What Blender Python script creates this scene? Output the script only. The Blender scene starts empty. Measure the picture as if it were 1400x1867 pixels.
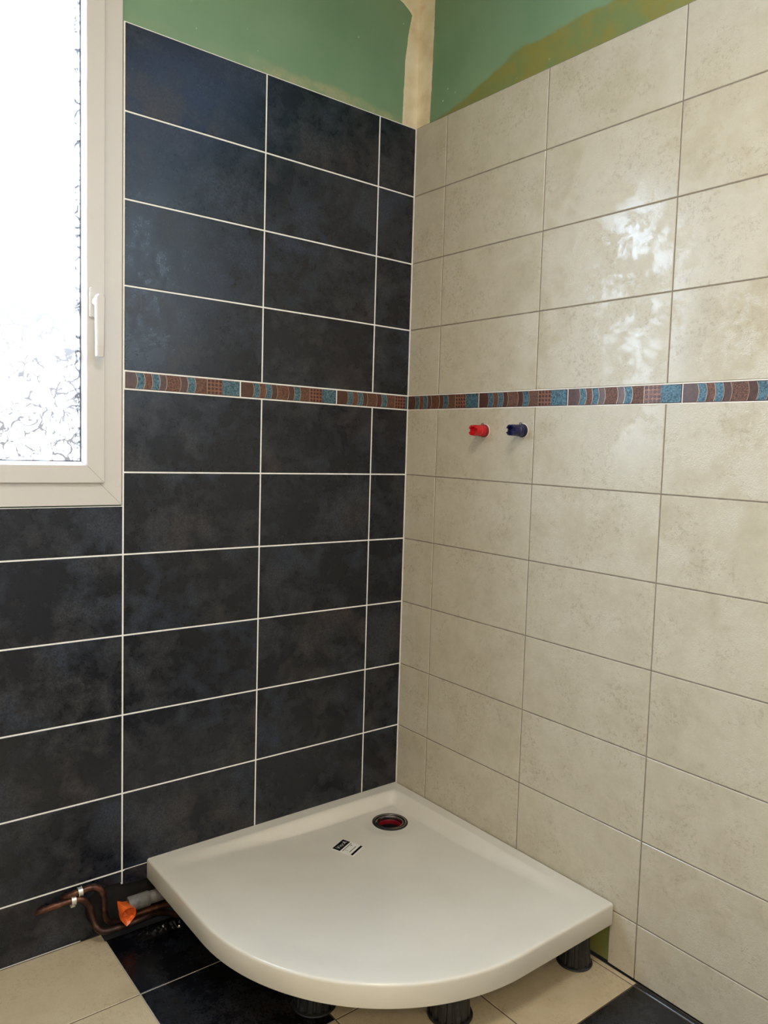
import bpy, bmesh, math, random
from mathutils import Vector, Matrix, noise
random.seed(7)
C = bpy.context.scene.collection
ZB = 1.519            # height of the decorative band's top line above the floor
CAM = Vector((-1.6867, -2.0239, ZB - 0.19635))

# ------------------------------------------------------------------ camera
cd = bpy.data.cameras.new('camera'); cam = bpy.data.objects.new('camera', cd); C.objects.link(cam)
cd.sensor_fit = 'HORIZONTAL'; cd.sensor_width = 36.0; cd.lens = 36.0 * 1404.08 / 1400.0
cd.clip_start = 0.02
R = Matrix(((0.78598437, 0.02426862, -0.61776986), (-0.61757465, 0.07738599, -0.78269596), (0.02881178, 0.99670580, 0.07581186)))
cam.matrix_world = Matrix.Translation(CAM) @ R.to_4x4()
bpy.context.scene.camera = cam

# ------------------------------------------------------------------ view + world + lights
vs = bpy.context.scene.view_settings
bpy.context.scene.display_settings.display_device = 'sRGB'
vs.view_transform = 'Standard'; vs.look = 'None'; vs.gamma = 1.0; vs.use_curve_mapping = False
vs.exposure = 0.34
cy = bpy.context.scene.cycles
cy.max_bounces = 10; cy.diffuse_bounces = 5; cy.glossy_bounces = 5; cy.transparent_max_bounces = 12
cy.sample_clamp_indirect = 6.0
w = bpy.data.worlds.new('world'); bpy.context.scene.world = w; w.use_nodes = True
nt = w.node_tree; nt.nodes.clear()
wo = nt.nodes.new('ShaderNodeOutputWorld'); bg = nt.nodes.new('ShaderNodeBackground')
tc = nt.nodes.new('ShaderNodeTexCoord'); sx = nt.nodes.new('ShaderNodeSeparateXYZ'); cr = nt.nodes.new('ShaderNodeValToRGB')
nt.links.new(tc.outputs['Generated'], sx.inputs[0]); nt.links.new(sx.outputs['Z'], cr.inputs[0])
nt.links.new(cr.outputs[0], bg.inputs[0]); nt.links.new(bg.outputs[0], wo.inputs[0])
e = cr.color_ramp.elements
e[0].position = 0.0; e[0].color = (0.16, 0.18, 0.20, 1)
e[1].position = 0.30; e[1].color = (0.42, 0.53, 0.70, 1)
for p_, c_ in ((0.05, (0.20, 0.23, 0.265, 1)), (0.10, (0.24, 0.28, 0.33, 1)), (0.17, (0.36, 0.45, 0.57, 1))):
    q = e.new(p_); q.color = c_
bg.inputs['Strength'].default_value = 56.0

def area(name, loc, rot, sx_, sy_, power, col, portal=False, shape='RECTANGLE'):
    l = bpy.data.lights.new(name, 'AREA'); l.shape = shape; l.size = sx_
    if shape in ('RECTANGLE', 'ELLIPSE'): l.size_y = sy_
    l.energy = power; l.color = col
    if portal: l.cycles.is_portal = True
    o = bpy.data.objects.new(name, l); o.location = loc; o.rotation_euler = rot; C.objects.link(o); return o
area('window_portal', (-1.355, 0.175, ZB + 0.36), (math.radians(-90), 0, 0), 0.77, 1.43, 1, (1, 1, 1), portal=True)
area('window_portal', (0.175, -2.54, ZB + 0.725), (0, math.radians(90), 0), 1.17, 0.98, 1, (1, 1, 1), portal=True)
# ceiling lamp of the room (behind and above the camera) and the bare work lamp next to the photographer
area('ceiling_lamp', (-1.35, -1.75, 2.83), (0, 0, 0), 0.45, 0.45, 19, (1.0, 0.91, 0.79), shape='DISK')
area('ceiling_panel_lamp', (-0.30, -1.50, 2.85), (0, 0, 0), 0.55, 1.1, 3.8, (0.28, 0.52, 1.0))
wl = bpy.data.lights.new('work_lamp', 'POINT'); wl.energy = 17; wl.color = (1.0, 0.70, 0.40); wl.shadow_soft_size = 0.05
wlo = bpy.data.objects.new('work_lamp', wl); wlo.location = (-1.95, -2.35, ZB + 0.33); C.objects.link(wlo)

# ------------------------------------------------------------------ node helpers
class NT:
    def __init__(s, name):
        s.m = bpy.data.materials.new(name); s.m.use_nodes = True; s.t = s.m.node_tree; s.t.nodes.clear()
        s.out = s.n('ShaderNodeOutputMaterial')
    def n(s, typ, **kw):
        nd = s.t.nodes.new(typ)
        for k, v in kw.items(): setattr(nd, k, v)
        return nd
    def l(s, a, b): s.t.links.new(a, b)
    def put(s, inp, v):
        if hasattr(v, 'is_linked'): s.l(v, inp)
        else: inp.default_value = v
    def math(s, op, a, b=0.0, c=None, clamp=False):
        nd = s.n('ShaderNodeMath', operation=op, use_clamp=clamp)
        s.put(nd.inputs[0], a); s.put(nd.inputs[1], b)
        if c is not None: s.put(nd.inputs[2], c)
        return nd.outputs[0]
    def coord(s): return s.n('ShaderNodeTexCoord').outputs['Object']
    def island(s): return s.n('ShaderNodeNewGeometry').outputs['Random Per Island']
    def noise(s, vec, scale, detail=4, rough=0.55, w_=None, dist=0.0):
        nd = s.n('ShaderNodeTexNoise')
        if w_ is not None:
            nd.noise_dimensions = '4D'; s.put(nd.inputs['W'], w_)
        s.l(vec, nd.inputs['Vector']); nd.inputs['Scale'].default_value = scale; nd.inputs['Detail'].default_value = detail
        nd.inputs['Roughness'].default_value = rough; nd.inputs['Distortion'].default_value = dist
        return nd.outputs['Fac']
    def ramp(s, fac, stops, interp='LINEAR'):
        nd = s.n('ShaderNodeValToRGB'); s.l(fac, nd.inputs[0]); r = nd.color_ramp; r.interpolation = interp
        r.elements[0].position, r.elements[1].position = stops[0][0], stops[-1][0]
        col = lambda c: (c, c, c, 1) if isinstance(c, (int, float)) else (*c, 1)
        r.elements[0].color = col(stops[0][1]); r.elements[1].color = col(stops[-1][1])
        for p, c in stops[1:-1]: r.elements.new(p).color = col(c)
        return nd.outputs[0]
    def mix(s, f, a, b):
        nd = s.n('ShaderNodeMix', data_type='RGBA'); s.put(nd.inputs['Factor'], f)
        for k, v in ((6, a), (7, b)):
            if hasattr(v, 'is_linked'): s.l(v, nd.inputs[k])
            else: nd.inputs[k].default_value = (*v, 1)
        return nd.outputs[2]
    def bump(s, h, strength, dist=0.001):
        nd = s.n('ShaderNodeBump'); nd.inputs['Strength'].default_value = strength; nd.inputs['Distance'].default_value = dist
        s.l(h, nd.inputs['Height']); return nd.outputs[0]
    def bsdf(s, col, rough=0.5, metal=0.0, normal=None, coat=0.0, coat_rough=0.1, ior=1.5, spec=0.5):
        b = s.n('ShaderNodeBsdfPrincipled')
        if hasattr(col, 'is_linked'): s.l(col, b.inputs['Base Color'])
        else: b.inputs['Base Color'].default_value = (*col, 1)
        s.put(b.inputs['Roughness'], rough); s.put(b.inputs['Metallic'], metal)
        b.inputs['IOR'].default_value = ior; b.inputs['Specular IOR Level'].default_value = spec
        b.inputs['Coat Weight'].default_value = coat; b.inputs['Coat Roughness'].default_value = coat_rough
        if normal is not None: s.l(normal, b.inputs['Normal'])
        s.l(b.outputs[0], s.out.inputs[0]); return s.m
    def maprange(s, v, a, b, c=0.0, d=1.0, smooth=True):
        nd = s.n('ShaderNodeMapRange'); nd.interpolation_type = 'SMOOTHSTEP' if smooth else 'LINEAR'
        s.l(v, nd.inputs[0]); nd.inputs[1].default_value = a; nd.inputs[2].default_value = b
        nd.inputs[3].default_value = c; nd.inputs[4].default_value = d; return nd.outputs[0]

def plain(name, col, rough=0.5, metal=0.0, **kw): return NT(name).bsdf(col, rough, metal, **kw)

# ------------------------------------------------------------------ materials
def mat_dark_tile(name='charcoal_tile', gain=1.0, r0=0.27):
    t = NT(name); v = t.coord(); w_ = t.math('MULTIPLY', t.island(), 57.0)
    big = t.noise(v, 5.5, 6, 0.62, w_, 0.4); med = t.noise(v, 15, 8, 0.74, w_, 0.25); fine = t.noise(v, 190, 4, 0.75, w_)
    a = t.maprange(t.math('ADD', t.math('MULTIPLY', big, 0.45), t.math('MULTIPLY', med, 0.55)), 0.455, 0.585)
    f = t.math('MULTIPLY', a, t.maprange(fine, 0.38, 0.58, 0.12, 1.0))
    g = gain
    hue = t.ramp(t.noise(v, 3.3, 3, 0.5, t.math('ADD', w_, 9.0)), [(0.28, (0.050*g, 0.032*g, 0.031*g)), (0.42, (0.040*g, 0.037*g, 0.038*g)), (0.56, (0.024*g, 0.034*g, 0.052*g)), (0.75, (0.024*g, 0.034*g, 0.066*g))])
    col = t.mix(f, (0.0048*g, 0.0060*g, 0.0110*g), hue)
    rg = t.math('ADD', t.math('MULTIPLY', f, 0.20), r0)
    return t.bsdf(col, rg, normal=t.bump(t.math('ADD', t.math('MULTIPLY', fine, f), t.math('MULTIPLY', med, 0.10)), 0.12, 0.0010), ior=1.5)
def mat_beige_tile(name='beige_tile', tint=(1, 1, 1), r0=0.15):
    t = NT(name); v = t.coord(); w_ = t.math('MULTIPLY', t.island(), 91.0)
    big = t.noise(v, 3.6, 4, 0.5, w_, 0.0); med = t.noise(v, 13, 8, 0.74, w_, 0.15); fine = t.noise(v, 210, 3, 0.7, w_)
    m = t.math('ADD', t.math('MULTIPLY', big, 0.35), t.math('MULTIPLY', med, 0.65))
    c = t.ramp(m, [(0.38, (0.465*tint[0], 0.418*tint[1], 0.315*tint[2])), (0.50, (0.520*tint[0], 0.476*tint[1], 0.368*tint[2])), (0.62, (0.562*tint[0], 0.522*tint[1], 0.415*tint[2]))])
    patch = t.maprange(t.math('ADD', t.math('MULTIPLY', med, 0.65), t.math('MULTIPLY', big, 0.35)), 0.46, 0.56)
    wear = t.maprange(t.noise(v, 8, 6, 0.7, t.math('ADD', w_, 3.0)), 0.44, 0.60)
    vein = t.math('MULTIPLY', t.maprange(t.noise(v, 90, 6, 0.80, w_, 0.3), 0.50, 0.60), wear)
    c2 = t.mix(t.math('MULTIPLY', vein, 0.42), c, (0.30*tint[0], 0.24*tint[1], 0.165*tint[2]))
    rg = t.math('ADD', t.math('MULTIPLY', patch, 0.10), r0)
    h = t.math('ADD', t.math('MULTIPLY', t.math('MULTIPLY', t.math('SUBTRACT', fine, 0.5), patch), 2.4), t.math('MULTIPLY', t.noise(v, 420, 2, 0.6, w_), 0.35))
    return t.bsdf(c2, rg, normal=t.bump(h, 0.38, 0.0016), ior=1.5)
M = {}
M['dark'] = mat_dark_tile(); M['beige'] = mat_beige_tile()
M['floor_dark'] = mat_dark_tile('black_floor_tile', 0.35, 0.22); M['floor_beige'] = mat_beige_tile('beige_floor_tile', (1.02, 0.93, 0.80), 0.33)
t = NT('white_grout'); M['grout_w'] = t.bsdf(t.ramp(t.noise(t.coord(), 40, 3), [(0.3, (0.80, 0.79, 0.73)), (0.7, (0.90, 0.89, 0.85))]), 0.8)
t = NT('taupe_grout'); M['grout_t'] = t.bsdf(t.ramp(t.noise(t.coord(), 40, 3), [(0.3, (0.17, 0.14, 0.11)), (0.7, (0.25, 0.215, 0.17))]), 0.8)
M['grout_floor'] = plain('grey_floor_grout', (0.42, 0.38, 0.32), 0.85)
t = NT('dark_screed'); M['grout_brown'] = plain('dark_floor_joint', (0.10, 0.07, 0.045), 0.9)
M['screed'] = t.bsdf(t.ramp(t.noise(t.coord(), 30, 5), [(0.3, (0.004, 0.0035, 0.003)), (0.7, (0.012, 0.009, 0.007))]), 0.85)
M['white_paint'] = plain('white_paint', (0.74, 0.72, 0.68), 0.7)
M['warm_paint'] = plain('warm_white_paint', (0.72, 0.66, 0.56), 0.7)
M['stucco'] = plain('white_render', (0.82, 0.83, 0.84), 0.8)

def mat_board(name, side):
    """green moisture resistant plasterboard with primer / adhesive stains above the tiles"""
    t = NT(name); v = t.coord(); s = t.n('ShaderNodeSeparateXYZ'); t.l(v, s.inputs[0])
    z = s.outputs['Z']; along = s.outputs['X'] if side == 'L' else s.outputs['Y']
    base = t.ramp(t.noise(v, 2.6, 4, 0.55), [(0.32, (0.150, 0.270, 0.150)), (0.66, (0.205, 0.325, 0.190))])
    above = t.math('SUBTRACT', z, ZB + 0.875)
    n1 = t.noise(v, 6.0, 3, 0.5); n2 = t.noise(v, 26, 4, 0.6); dist = t.math('MULTIPLY', along, -1.0)
    if side == 'R':
        lim = t.math('ADD', t.math('MULTIPLY', t.maprange(dist, 0.08, 0.50), 0.085), 0.012)
        lim = t.math('SUBTRACT', lim, t.math('MULTIPLY', t.maprange(dist, 0.78, 1.10), 0.075))
        lim = t.math('ADD', lim, t.math('MULTIPLY', t.math('SUBTRACT', n1, 0.5), 0.075))
        k = t.maprange(t.math('SUBTRACT', lim, above), -0.004, 0.010)
        ol = t.ramp(t.noise(v, 8, 3), [(0.40, (0.185, 0.225, 0.075)), (0.56, (0.245, 0.215, 0.040)), (0.75, (0.20, 0.25, 0.10))])
        c = t.mix(t.math('MULTIPLY', k, 0.92), base, ol)
        # below the tiles (behind the tray) the same board shows dirty
    else:
        lim = t.math('ADD', t.math('MULTIPLY', t.maprange(dist, 0.05, 0.35, 0.0, 1.0), 0.018), 0.015)
        lim = t.math('ADD', lim, t.math('MULTIPLY', t.math('SUBTRACT', n1, 0.5), 0.08))
        k = t.maprange(t.math('SUBTRACT', lim, above), -0.012, 0.016)
        k = t.math('MULTIPLY', k, t.maprange(dist, 0.50, 0.66, 1.0, 0.15))
        k = t.math('MULTIPLY', k, t.maprange(n2, 0.36, 0.60, 0.35, 1.0))
        c = t.mix(k, base, (0.34, 0.36, 0.20))
    sp = t.n('ShaderNodeTexVoronoi'); t.l(v, sp.inputs['Vector']); sp.inputs['Scale'].default_value = 26
    dots = t.math('MULTIPLY', t.maprange(sp.outputs['Distance'], 0.05, 0.085, 1.0, 0.0), t.maprange(t.noise(v, 5, 2), 0.52, 0.60))
    c = t.mix(t.math('MULTIPLY', dots, 0.7), c, (0.62, 0.68, 0.55))
    return t.bsdf(c, 0.42, normal=t.bump(n2, 0.05, 0.001))
M['board_l'] = mat_board('green_board_left', 'L'); M['board_r'] = mat_board('green_board_right', 'R')
t = NT('joint_compound'); v = t.coord()
M['compound'] = t.bsdf(t.ramp(t.noise(v, 14, 5, 0.6), [(0.3, (0.66, 0.54, 0.34)), (0.5, (0.76, 0.66, 0.45)), (0.72, (0.82, 0.75, 0.56))]), 0.75, normal=t.bump(t.noise(v, 45, 4), 0.3, 0.0015))

def mat_glaze(name, lo, hi, scale, rough, metal, bumps=0.4):
    t = NT(name); v = t.coord(); n = t.noise(v, scale, 4, 0.7)
    return t.bsdf(t.ramp(n, [(0.36, lo), (0.62, hi)]), rough, metal, normal=t.bump(n, bumps, 0.0015))
M['band_plain'] = mat_glaze('band_copper_brown', (0.060, 0.027, 0.019), (0.095, 0.044, 0.030), 90, 0.30, 0.15, 0.15)
M['band_rough'] = mat_glaze('band_speckled_brown', (0.020, 0.009, 0.007), (0.22, 0.095, 0.055), 330, 0.30, 0.2, 0.7)
M['band_net'] = mat_glaze('band_embossed_copper', (0.16, 0.068, 0.040), (0.27, 0.125, 0.075), 160, 0.33, 0.25, 0.3)
M['band_hole'] = mat_glaze('band_dark_dimple', (0.045, 0.016, 0.012), (0.075, 0.026, 0.018), 160, 0.30, 0.1, 0.3)
M['band_blue'] = mat_glaze('band_speckled_blue', (0.012, 0.030, 0.042), (0.115, 0.215, 0.26), 260, 0.22, 0.25, 0.7)
M['band_rib'] = plain('band_pale_rib', (0.36, 0.27, 0.20), 0.3, 0.5)
M['pvc_white'] = plain('white_window_plastic', (0.60, 0.565, 0.52), 0.35)
M['gasket'] = plain('dark_blue_gasket', (0.012, 0.020, 0.05), 0.5)

t = NT('obscure_glass'); v = t.coord()
dn = t.n('ShaderNodeTexNoise'); t.l(v, dn.inputs['Vector']); dn.inputs['Scale'].default_value = 14; dn.inputs['Detail'].default_value = 3
vm = t.n('ShaderNodeVectorMath', operation='SCALE'); t.l(dn.outputs['Color'], vm.inputs[0]); vm.inputs['Scale'].default_value = 0.07
va = t.n('ShaderNodeVectorMath', operation='ADD'); t.l(v, va.inputs[0]); t.l(vm.outputs[0], va.inputs[1])
def crackle(scale, a, b):
    vo = t.n('ShaderNodeTexVoronoi', feature='DISTANCE_TO_EDGE'); vo.inputs['Scale'].default_value = scale; t.l(va.outputs[0], vo.inputs['Vector'])
    return t.maprange(vo.outputs['Distance'], a, b)
c1 = crackle(27, 0.048, 0.078); c2 = crackle(75, 0.07, 0.13)
gate = t.maprange(t.noise(v, 16, 3), 0.40, 0.50)      # the ridges come and go
gate2 = t.maprange(t.noise(v, 31, 3), 0.50, 0.58)
ridge = t.math('MAXIMUM', t.math('MULTIPLY', t.math('SUBTRACT', 1.0, c1), gate), t.math('MULTIPLY', t.math('SUBTRACT', 1.0, c2), gate2))
tr = t.n('ShaderNodeBsdfTransparent'); t.l(t.mix(ridge, (0.95, 0.98, 0.98), (0.20, 0.19, 0.185)), tr.inputs[0])
gl = t.n('ShaderNodeBsdfGlossy'); gl.inputs['Roughness'].default_value = 0.08
t.l(t.bump(t.math('SUBTRACT', 1.0, ridge), 0.5, 0.002), gl.inputs['Normal'])
fr = t.n('ShaderNodeLayerWeight'); fr.inputs['Blend'].default_value = 0.5; frs = t.math('ADD', t.math('MULTIPLY', t.math('POWER', fr.outputs['Facing'], 5.0), 0.6), 0.02)
mx = t.n('ShaderNodeMixShader'); t.l(frs, mx.inputs[0]); t.l(tr.outputs[0], mx.inputs[1]); t.l(gl.outputs[0], mx.inputs[2]); t.l(mx.outputs[0], t.out.inputs[0])
M['glass'] = t.m

t = NT('tray_acrylic'); v = t.coord()
M['acrylic'] = t.bsdf(t.ramp(t.noise(v, 5, 4), [(0.3, (0.64, 0.61, 0.525)), (0.7, (0.68, 0.65, 0.565))]), 0.20, ior=1.5)
M['chrome'] = plain('chrome', (0.30, 0.28, 0.27), 0.20, 1.0)
M['red_seal'] = plain('red_rubber', (0.20, 0.006, 0.014), 0.30)
M['black_hole'] = plain('black_plastic_matte', (0.006, 0.006, 0.007), 0.5)
t = NT('black_leg_plastic'); v = t.coord()
dust = t.maprange(t.noise(v, 38, 5, 0.7), 0.56, 0.70)
M['leg'] = t.bsdf(t.mix(dust, (0.012, 0.012, 0.013), (0.055, 0.055, 0.055)), 0.32)
M['paper'] = plain('label_paper', (0.74, 0.72, 0.66), 0.5); M['ink'] = plain('black_ink', (0.004, 0.004, 0.004), 0.9, spec=0.1)
M['ink_white'] = plain('white_print', (0.85, 0.85, 0.83), 0.5)
t = NT('tarnished_copper'); v = t.coord(); n = t.noise(v, 30, 5, 0.65)
M['copper'] = t.bsdf(t.ramp(n, [(0.32, (0.018, 0.010, 0.008)), (0.52, (0.060, 0.028, 0.019)), (0.74, (0.24, 0.09, 0.05))]), 0.34, 0.7)
M['clip'] = plain('galvanised_clip', (0.72, 0.72, 0.66), 0.3, 0.75)
t = NT('dusty_grey_pvc'); v = t.coord()
M['pvc_grey'] = t.bsdf(t.ramp(t.noise(v, 45, 5, 0.65), [(0.35, (0.085, 0.082, 0.076)), (0.7, (0.20, 0.19, 0.17))]), 0.5)
t = NT('orange_film'); v = t.coord()
M['orange'] = t.bsdf(t.ramp(t.noise(v, 60, 3), [(0.3, (0.55, 0.075, 0.008)), (0.7, (0.80, 0.16, 0.025))]), 0.35)
M['film'] = plain('black_crumpled_film', (0.010, 0.010, 0.010), 0.12)
M['red'] = plain('red_plastic', (0.50, 0.006, 0.010), 0.3); M['red_d'] = plain('dark_red_plastic', (0.20, 0.006, 0.008), 0.35)
M['blue'] = plain('navy_plastic', (0.006, 0.008, 0.060), 0.28); M['blue_d'] = plain('dark_navy_plastic', (0.004, 0.005, 0.018), 0.3)

# ------------------------------------------------------------------ mesh helpers
def obj(name, bm, mats, parent=None, smooth=False, origin=None):
    me = bpy.data.meshes.new(name)
    bmesh.ops.recalc_face_normals(bm, faces=bm.faces)
    if origin is not None:
        bmesh.ops.translate(bm, verts=bm.verts, vec=-Vector(origin))
    bm.to_mesh(me); bm.free()
    for m in (mats if isinstance(mats, (list, tuple)) else [mats]): me.materials.append(M[m])
    if smooth:
        for p in me.polygons: p.use_smooth = True
        try: me.set_sharp_from_angle(angle=math.radians(38))
        except Exception: pass
    o = bpy.data.objects.new(name, me); C.objects.link(o)
    if origin is not None: o.location = origin
    if parent is not None:
        o.parent = parent
        if origin is None: origin = (0, 0, 0)
        o.location = Vector(origin) - parent_origin(parent)
    return o
def parent_origin(p):
    v = Vector((0, 0, 0))
    while p is not None:
        v += p.location; p = p.parent
    return v
def empty(name, loc):
    o = bpy.data.objects.new(name, None); o.empty_display_size = 0.05; o.location = loc; C.objects.link(o); return o
def tag(o, label, cat, group=None):
    o['label'] = label; o['category'] = cat
    if group: o['group'] = group
    return o
def struct(o): o['kind'] = 'structure'; return o
def box(bm, x0, x1, y0, y1, z0, z1, mi=0):
    vs_ = [bm.verts.new((x, y, z)) for z in (z0, z1) for y in (y0, y1) for x in (x0, x1)]
    for f in ((0, 1, 3, 2), (4, 6, 7, 5), (0, 4, 5, 1), (2, 3, 7, 6), (0, 2, 6, 4), (1, 5, 7, 3)):
        bm.faces.new([vs_[i] for i in f]).material_index = mi
def lathe(bm, prof, mat, seg=48, mi=0, close=False, wob=None):
    """prof = list of (r, h); mat maps local (x,y,h) to world"""
    rings = []
    for r, h in prof:
        if r < 1e-6: rings.append([bm.verts.new(mat @ Vector((0, 0, h)))])
        else: rings.append([bm.verts.new(mat @ Vector(((r * (wob(a, h) if wob else 1)) * math.cos(a), (r * (wob(a, h) if wob else 1)) * math.sin(a), h))) for a in [2 * math.pi * i / seg for i in range(seg)]])
    for a, b in zip(rings, rings[1:]):
        if len(a) == 1 and len(b) == 1: continue
        for i in range(seg):
            j = (i + 1) % seg
            f = [a[i], a[j], b[j], b[i]] if len(a) > 1 and len(b) > 1 else ([a[0], b[j], b[i]] if len(a) == 1 else [a[i], a[j], b[0]])
            bm.faces.new(f).material_index = mi
    return rings
def smooth_path(pts, n=8):
    P = [Vector(p) for p in pts]; P = [P[0] * 2 - P[1]] + P + [P[-1] * 2 - P[-2]]; out = []
    for i in range(1, len(P) - 2):
        for k in range(n):
            t_ = k / n; a, b, c, d = P[i - 1:i + 3]
            out.append(0.5 * ((2 * b) + (c - a) * t_ + (2 * a - 5 * b + 4 * c - d) * t_ * t_ + (3 * b - a - 3 * c + d) * t_ ** 3))
    out.append(P[-2]); return out
def tube(bm, path, r, seg=16, mi=0, rf=None, caps=True):
    up = Vector((0.13, 0.31, 0.94)).normalized(); prev = None; rings = []
    for i, p in enumerate(path):
        d = (path[min(i + 1, len(path) - 1)] - path[max(i - 1, 0)]).normalized()
        x = (up - d * up.dot(d)).normalized() if prev is None else (prev - d * prev.dot(d)).normalized()
        prev = x; y = d.cross(x); rr = r * (rf(i / (len(path) - 1)) if rf else 1)
        rings.append([bm.verts.new(p + (x * math.cos(a) + y * math.sin(a)) * rr) for a in [2 * math.pi * k / seg for k in range(seg)]])
    for a, b in zip(rings, rings[1:]):
        for i in range(seg): bm.faces.new([a[i], a[(i + 1) % seg], b[(i + 1) % seg], b[i]]).material_index = mi
    if caps:
        bm.faces.new(rings[0]).material_index = mi; bm.faces.new(rings[-1][::-1]).material_index = mi
def ray(u, v, axis, val):
    """where the sight line through photo point (u,v) meets the plane axis=val (used only to look up measurements)"""
    d = R @ Vector(((u - 700) / 1404.08, -(v - 933.5) / 1404.08, -1)); k = (val - CAM[axis]) / d[axis]; return CAM + d * k

# ------------------------------------------------------------------ tiling (s = distance from the corner along the wall)
H = 0.2188; W = 0.40944; BH = 0.04708
def rightpt(s, d, z): return Vector((d, -s, ZB + z - 0.0106 * s))
def leftpt(s, d, z): return Vector((-s, d, ZB + z))
def tile(bm, P, s0, s1, z0, z1, mi, g, bev=0.0013, back=0.0075):
    s0 += g; s1 -= g; z0 += g; z1 -= g
    if s1 - s0 < 0.004 or z1 - z0 < 0.004: return
    R0 = [bm.verts.new(P(s, back, z)) for s, z in ((s0, z0), (s1, z0), (s1, z1), (s0, z1))]
    R1 = [bm.verts.new(P(s, bev * 0.8, z)) for s, z in ((s0, z0), (s1, z0), (s1, z1), (s0, z1))]
    R2 = [bm.verts.new(P(s, 0, z)) for s, z in ((s0 + bev, z0 + bev), (s1 - bev, z0 + bev), (s1 - bev, z1 - bev), (s0 + bev, z1 - bev))]
    for a, b in ((R0, R1), (R1, R2)):
        for i in range(4): bm.faces.new([a[i], a[(i + 1) % 4], b[(i + 1) % 4], b[i]]).material_index = mi
    bm.faces.new(R2).material_index = mi
def poly_tile(bm, P, pts, mi, back=0.0075):
    f = [bm.verts.new(P(s, 0, z)) for s, z in pts]; k = [bm.verts.new(P(s, back, z)) for s, z in pts]
    bm.faces.new(f).material_index = mi
    for i in range(len(pts)): bm.faces.new([f[i], f[(i + 1) % len(pts)], k[(i + 1) % len(pts)], k[i]]).material_index = mi
rows = [(k * H, (k + 1) * H) for k in range(4)] + [(-BH - (k + 1) * H, -BH - k * H) for k in range(6)]
D6 = -BH - 6 * H; FL = -ZB
TOP = 4 * H
# window opening in s,z
WS0, WS1, WZ0, WZ1 = 0.9715, 1.74, -0.3545, 1.075

# wall_left: board with opening + dark tiles + white grout
bm = bmesh.new(); TH = 0.16; XE = -2.75; CEIL = 2.86; BD = 0.012
for a in ((XE, -WS1, 0, CEIL), (-WS0, 0.35, 0, CEIL), (-WS1, -WS0, 0, ZB + WZ0), (-WS1, -WS0, ZB + WZ1, CEIL)):
    box(bm, a[0], a[1], BD, TH, a[2], a[3], 0)
# near-black sheet over the board in the pipe recess under the tray
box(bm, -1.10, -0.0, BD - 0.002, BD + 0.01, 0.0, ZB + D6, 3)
# grout bed (1 mm behind the tile faces)
GB = 0.0011
def bed(bm, P, s0, s1, z0, z1, mi, d=GB):
    q = [P(s0, d, z0), P(s1, d, z0), P(s1, d, z1), P(s0, d, z1)]; r = [P(s0, BD + 0.004, z0), P(s1, BD + 0.004, z0), P(s1, BD + 0.004, z1), P(s0, BD + 0.004, z1)]
    q = [bm.verts.new(p) for p in q]; r = [bm.verts.new(p) for p in r]
    bm.faces.new(q).material_index = mi
    for i in range(4): bm.faces.new([q[i], q[(i + 1) % 4], r[(i + 1) % 4], r[i]]).material_index = mi
gl_ = 0.0021
bed(bm, leftpt, 0, WS0 - 0.001, D6, TOP, 2)
bed(bm, leftpt, WS0 - 0.001, 2.74, D6, WZ0 - 0.001, 2)
bed(bm, leftpt, 1.08, 2.74, FL - 0.003, D6, 2)
bed(bm, leftpt, 0.962, 1.082, -1.380, D6, 2)
bed(bm, leftpt, 0.9672, 0.9710, -1.398, -1.380, 2)
bed(bm, leftpt, WS1 + 0.002, 2.74, WZ0, TOP, 2)
cols = [0, 0.15021, 0.15021 + W, 0.15021 + 2 * W, 0.15021 + 3 * W, 0.15021 + 4 * W, 0.15021 + 5 * W, 2.74]
for z0, z1 in rows:
    for s0, s1 in zip(cols, cols[1:]):
        if s0 > 0.9 and z1 > WZ0:      # beside / below the window
            if z0 < WZ0 - 0.02: tile(bm, leftpt, s0, s1, z0, WZ0 + 0.0, 1, gl_)
            elif s1 > WS1 + 0.02: tile(bm, leftpt, max(s0, WS1 + 0.002), s1, z0, z1, 1, gl_)
            continue
        tile(bm, leftpt, s0, s1, z0, z1, 1, gl_)
# bottom row: cut tile with a rough notch round the copper pipes, then full cut tiles
c3 = cols[3] + gl_
poly_tile(bm, leftpt, [(c3, D6 - gl_), (c3, -1.392), (c3 + 0.035, -1.388), (1.040, -1.394), (1.060, -1.408), (1.069, -1.430), (1.066, -1.460), (1.052, -1.485), (1.046, FL + 0.0015), (cols[4] - gl_, FL + 0.0015), (cols[4] - gl_, D6 - gl_)], 1)
poly_tile(bm, leftpt, [(0.86, D6 - gl_), (0.86, -1.400), (0.92, -1.404), (cols[3] - gl_, -1.399), (cols[3] - gl_, D6 - gl_)], 1)
tile(bm, leftpt, cols[4], cols[5], FL + 0.004, D6, 1, gl_); tile(bm, leftpt, cols[5], cols[6], FL + 0.004, D6, 1, gl_); tile(bm, leftpt, cols[6], cols[7], FL + 0.004, D6, 1, gl_)
struct(obj('wall_left', bm, ['board_l', 'dark', 'grout_w', 'screed']))

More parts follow.
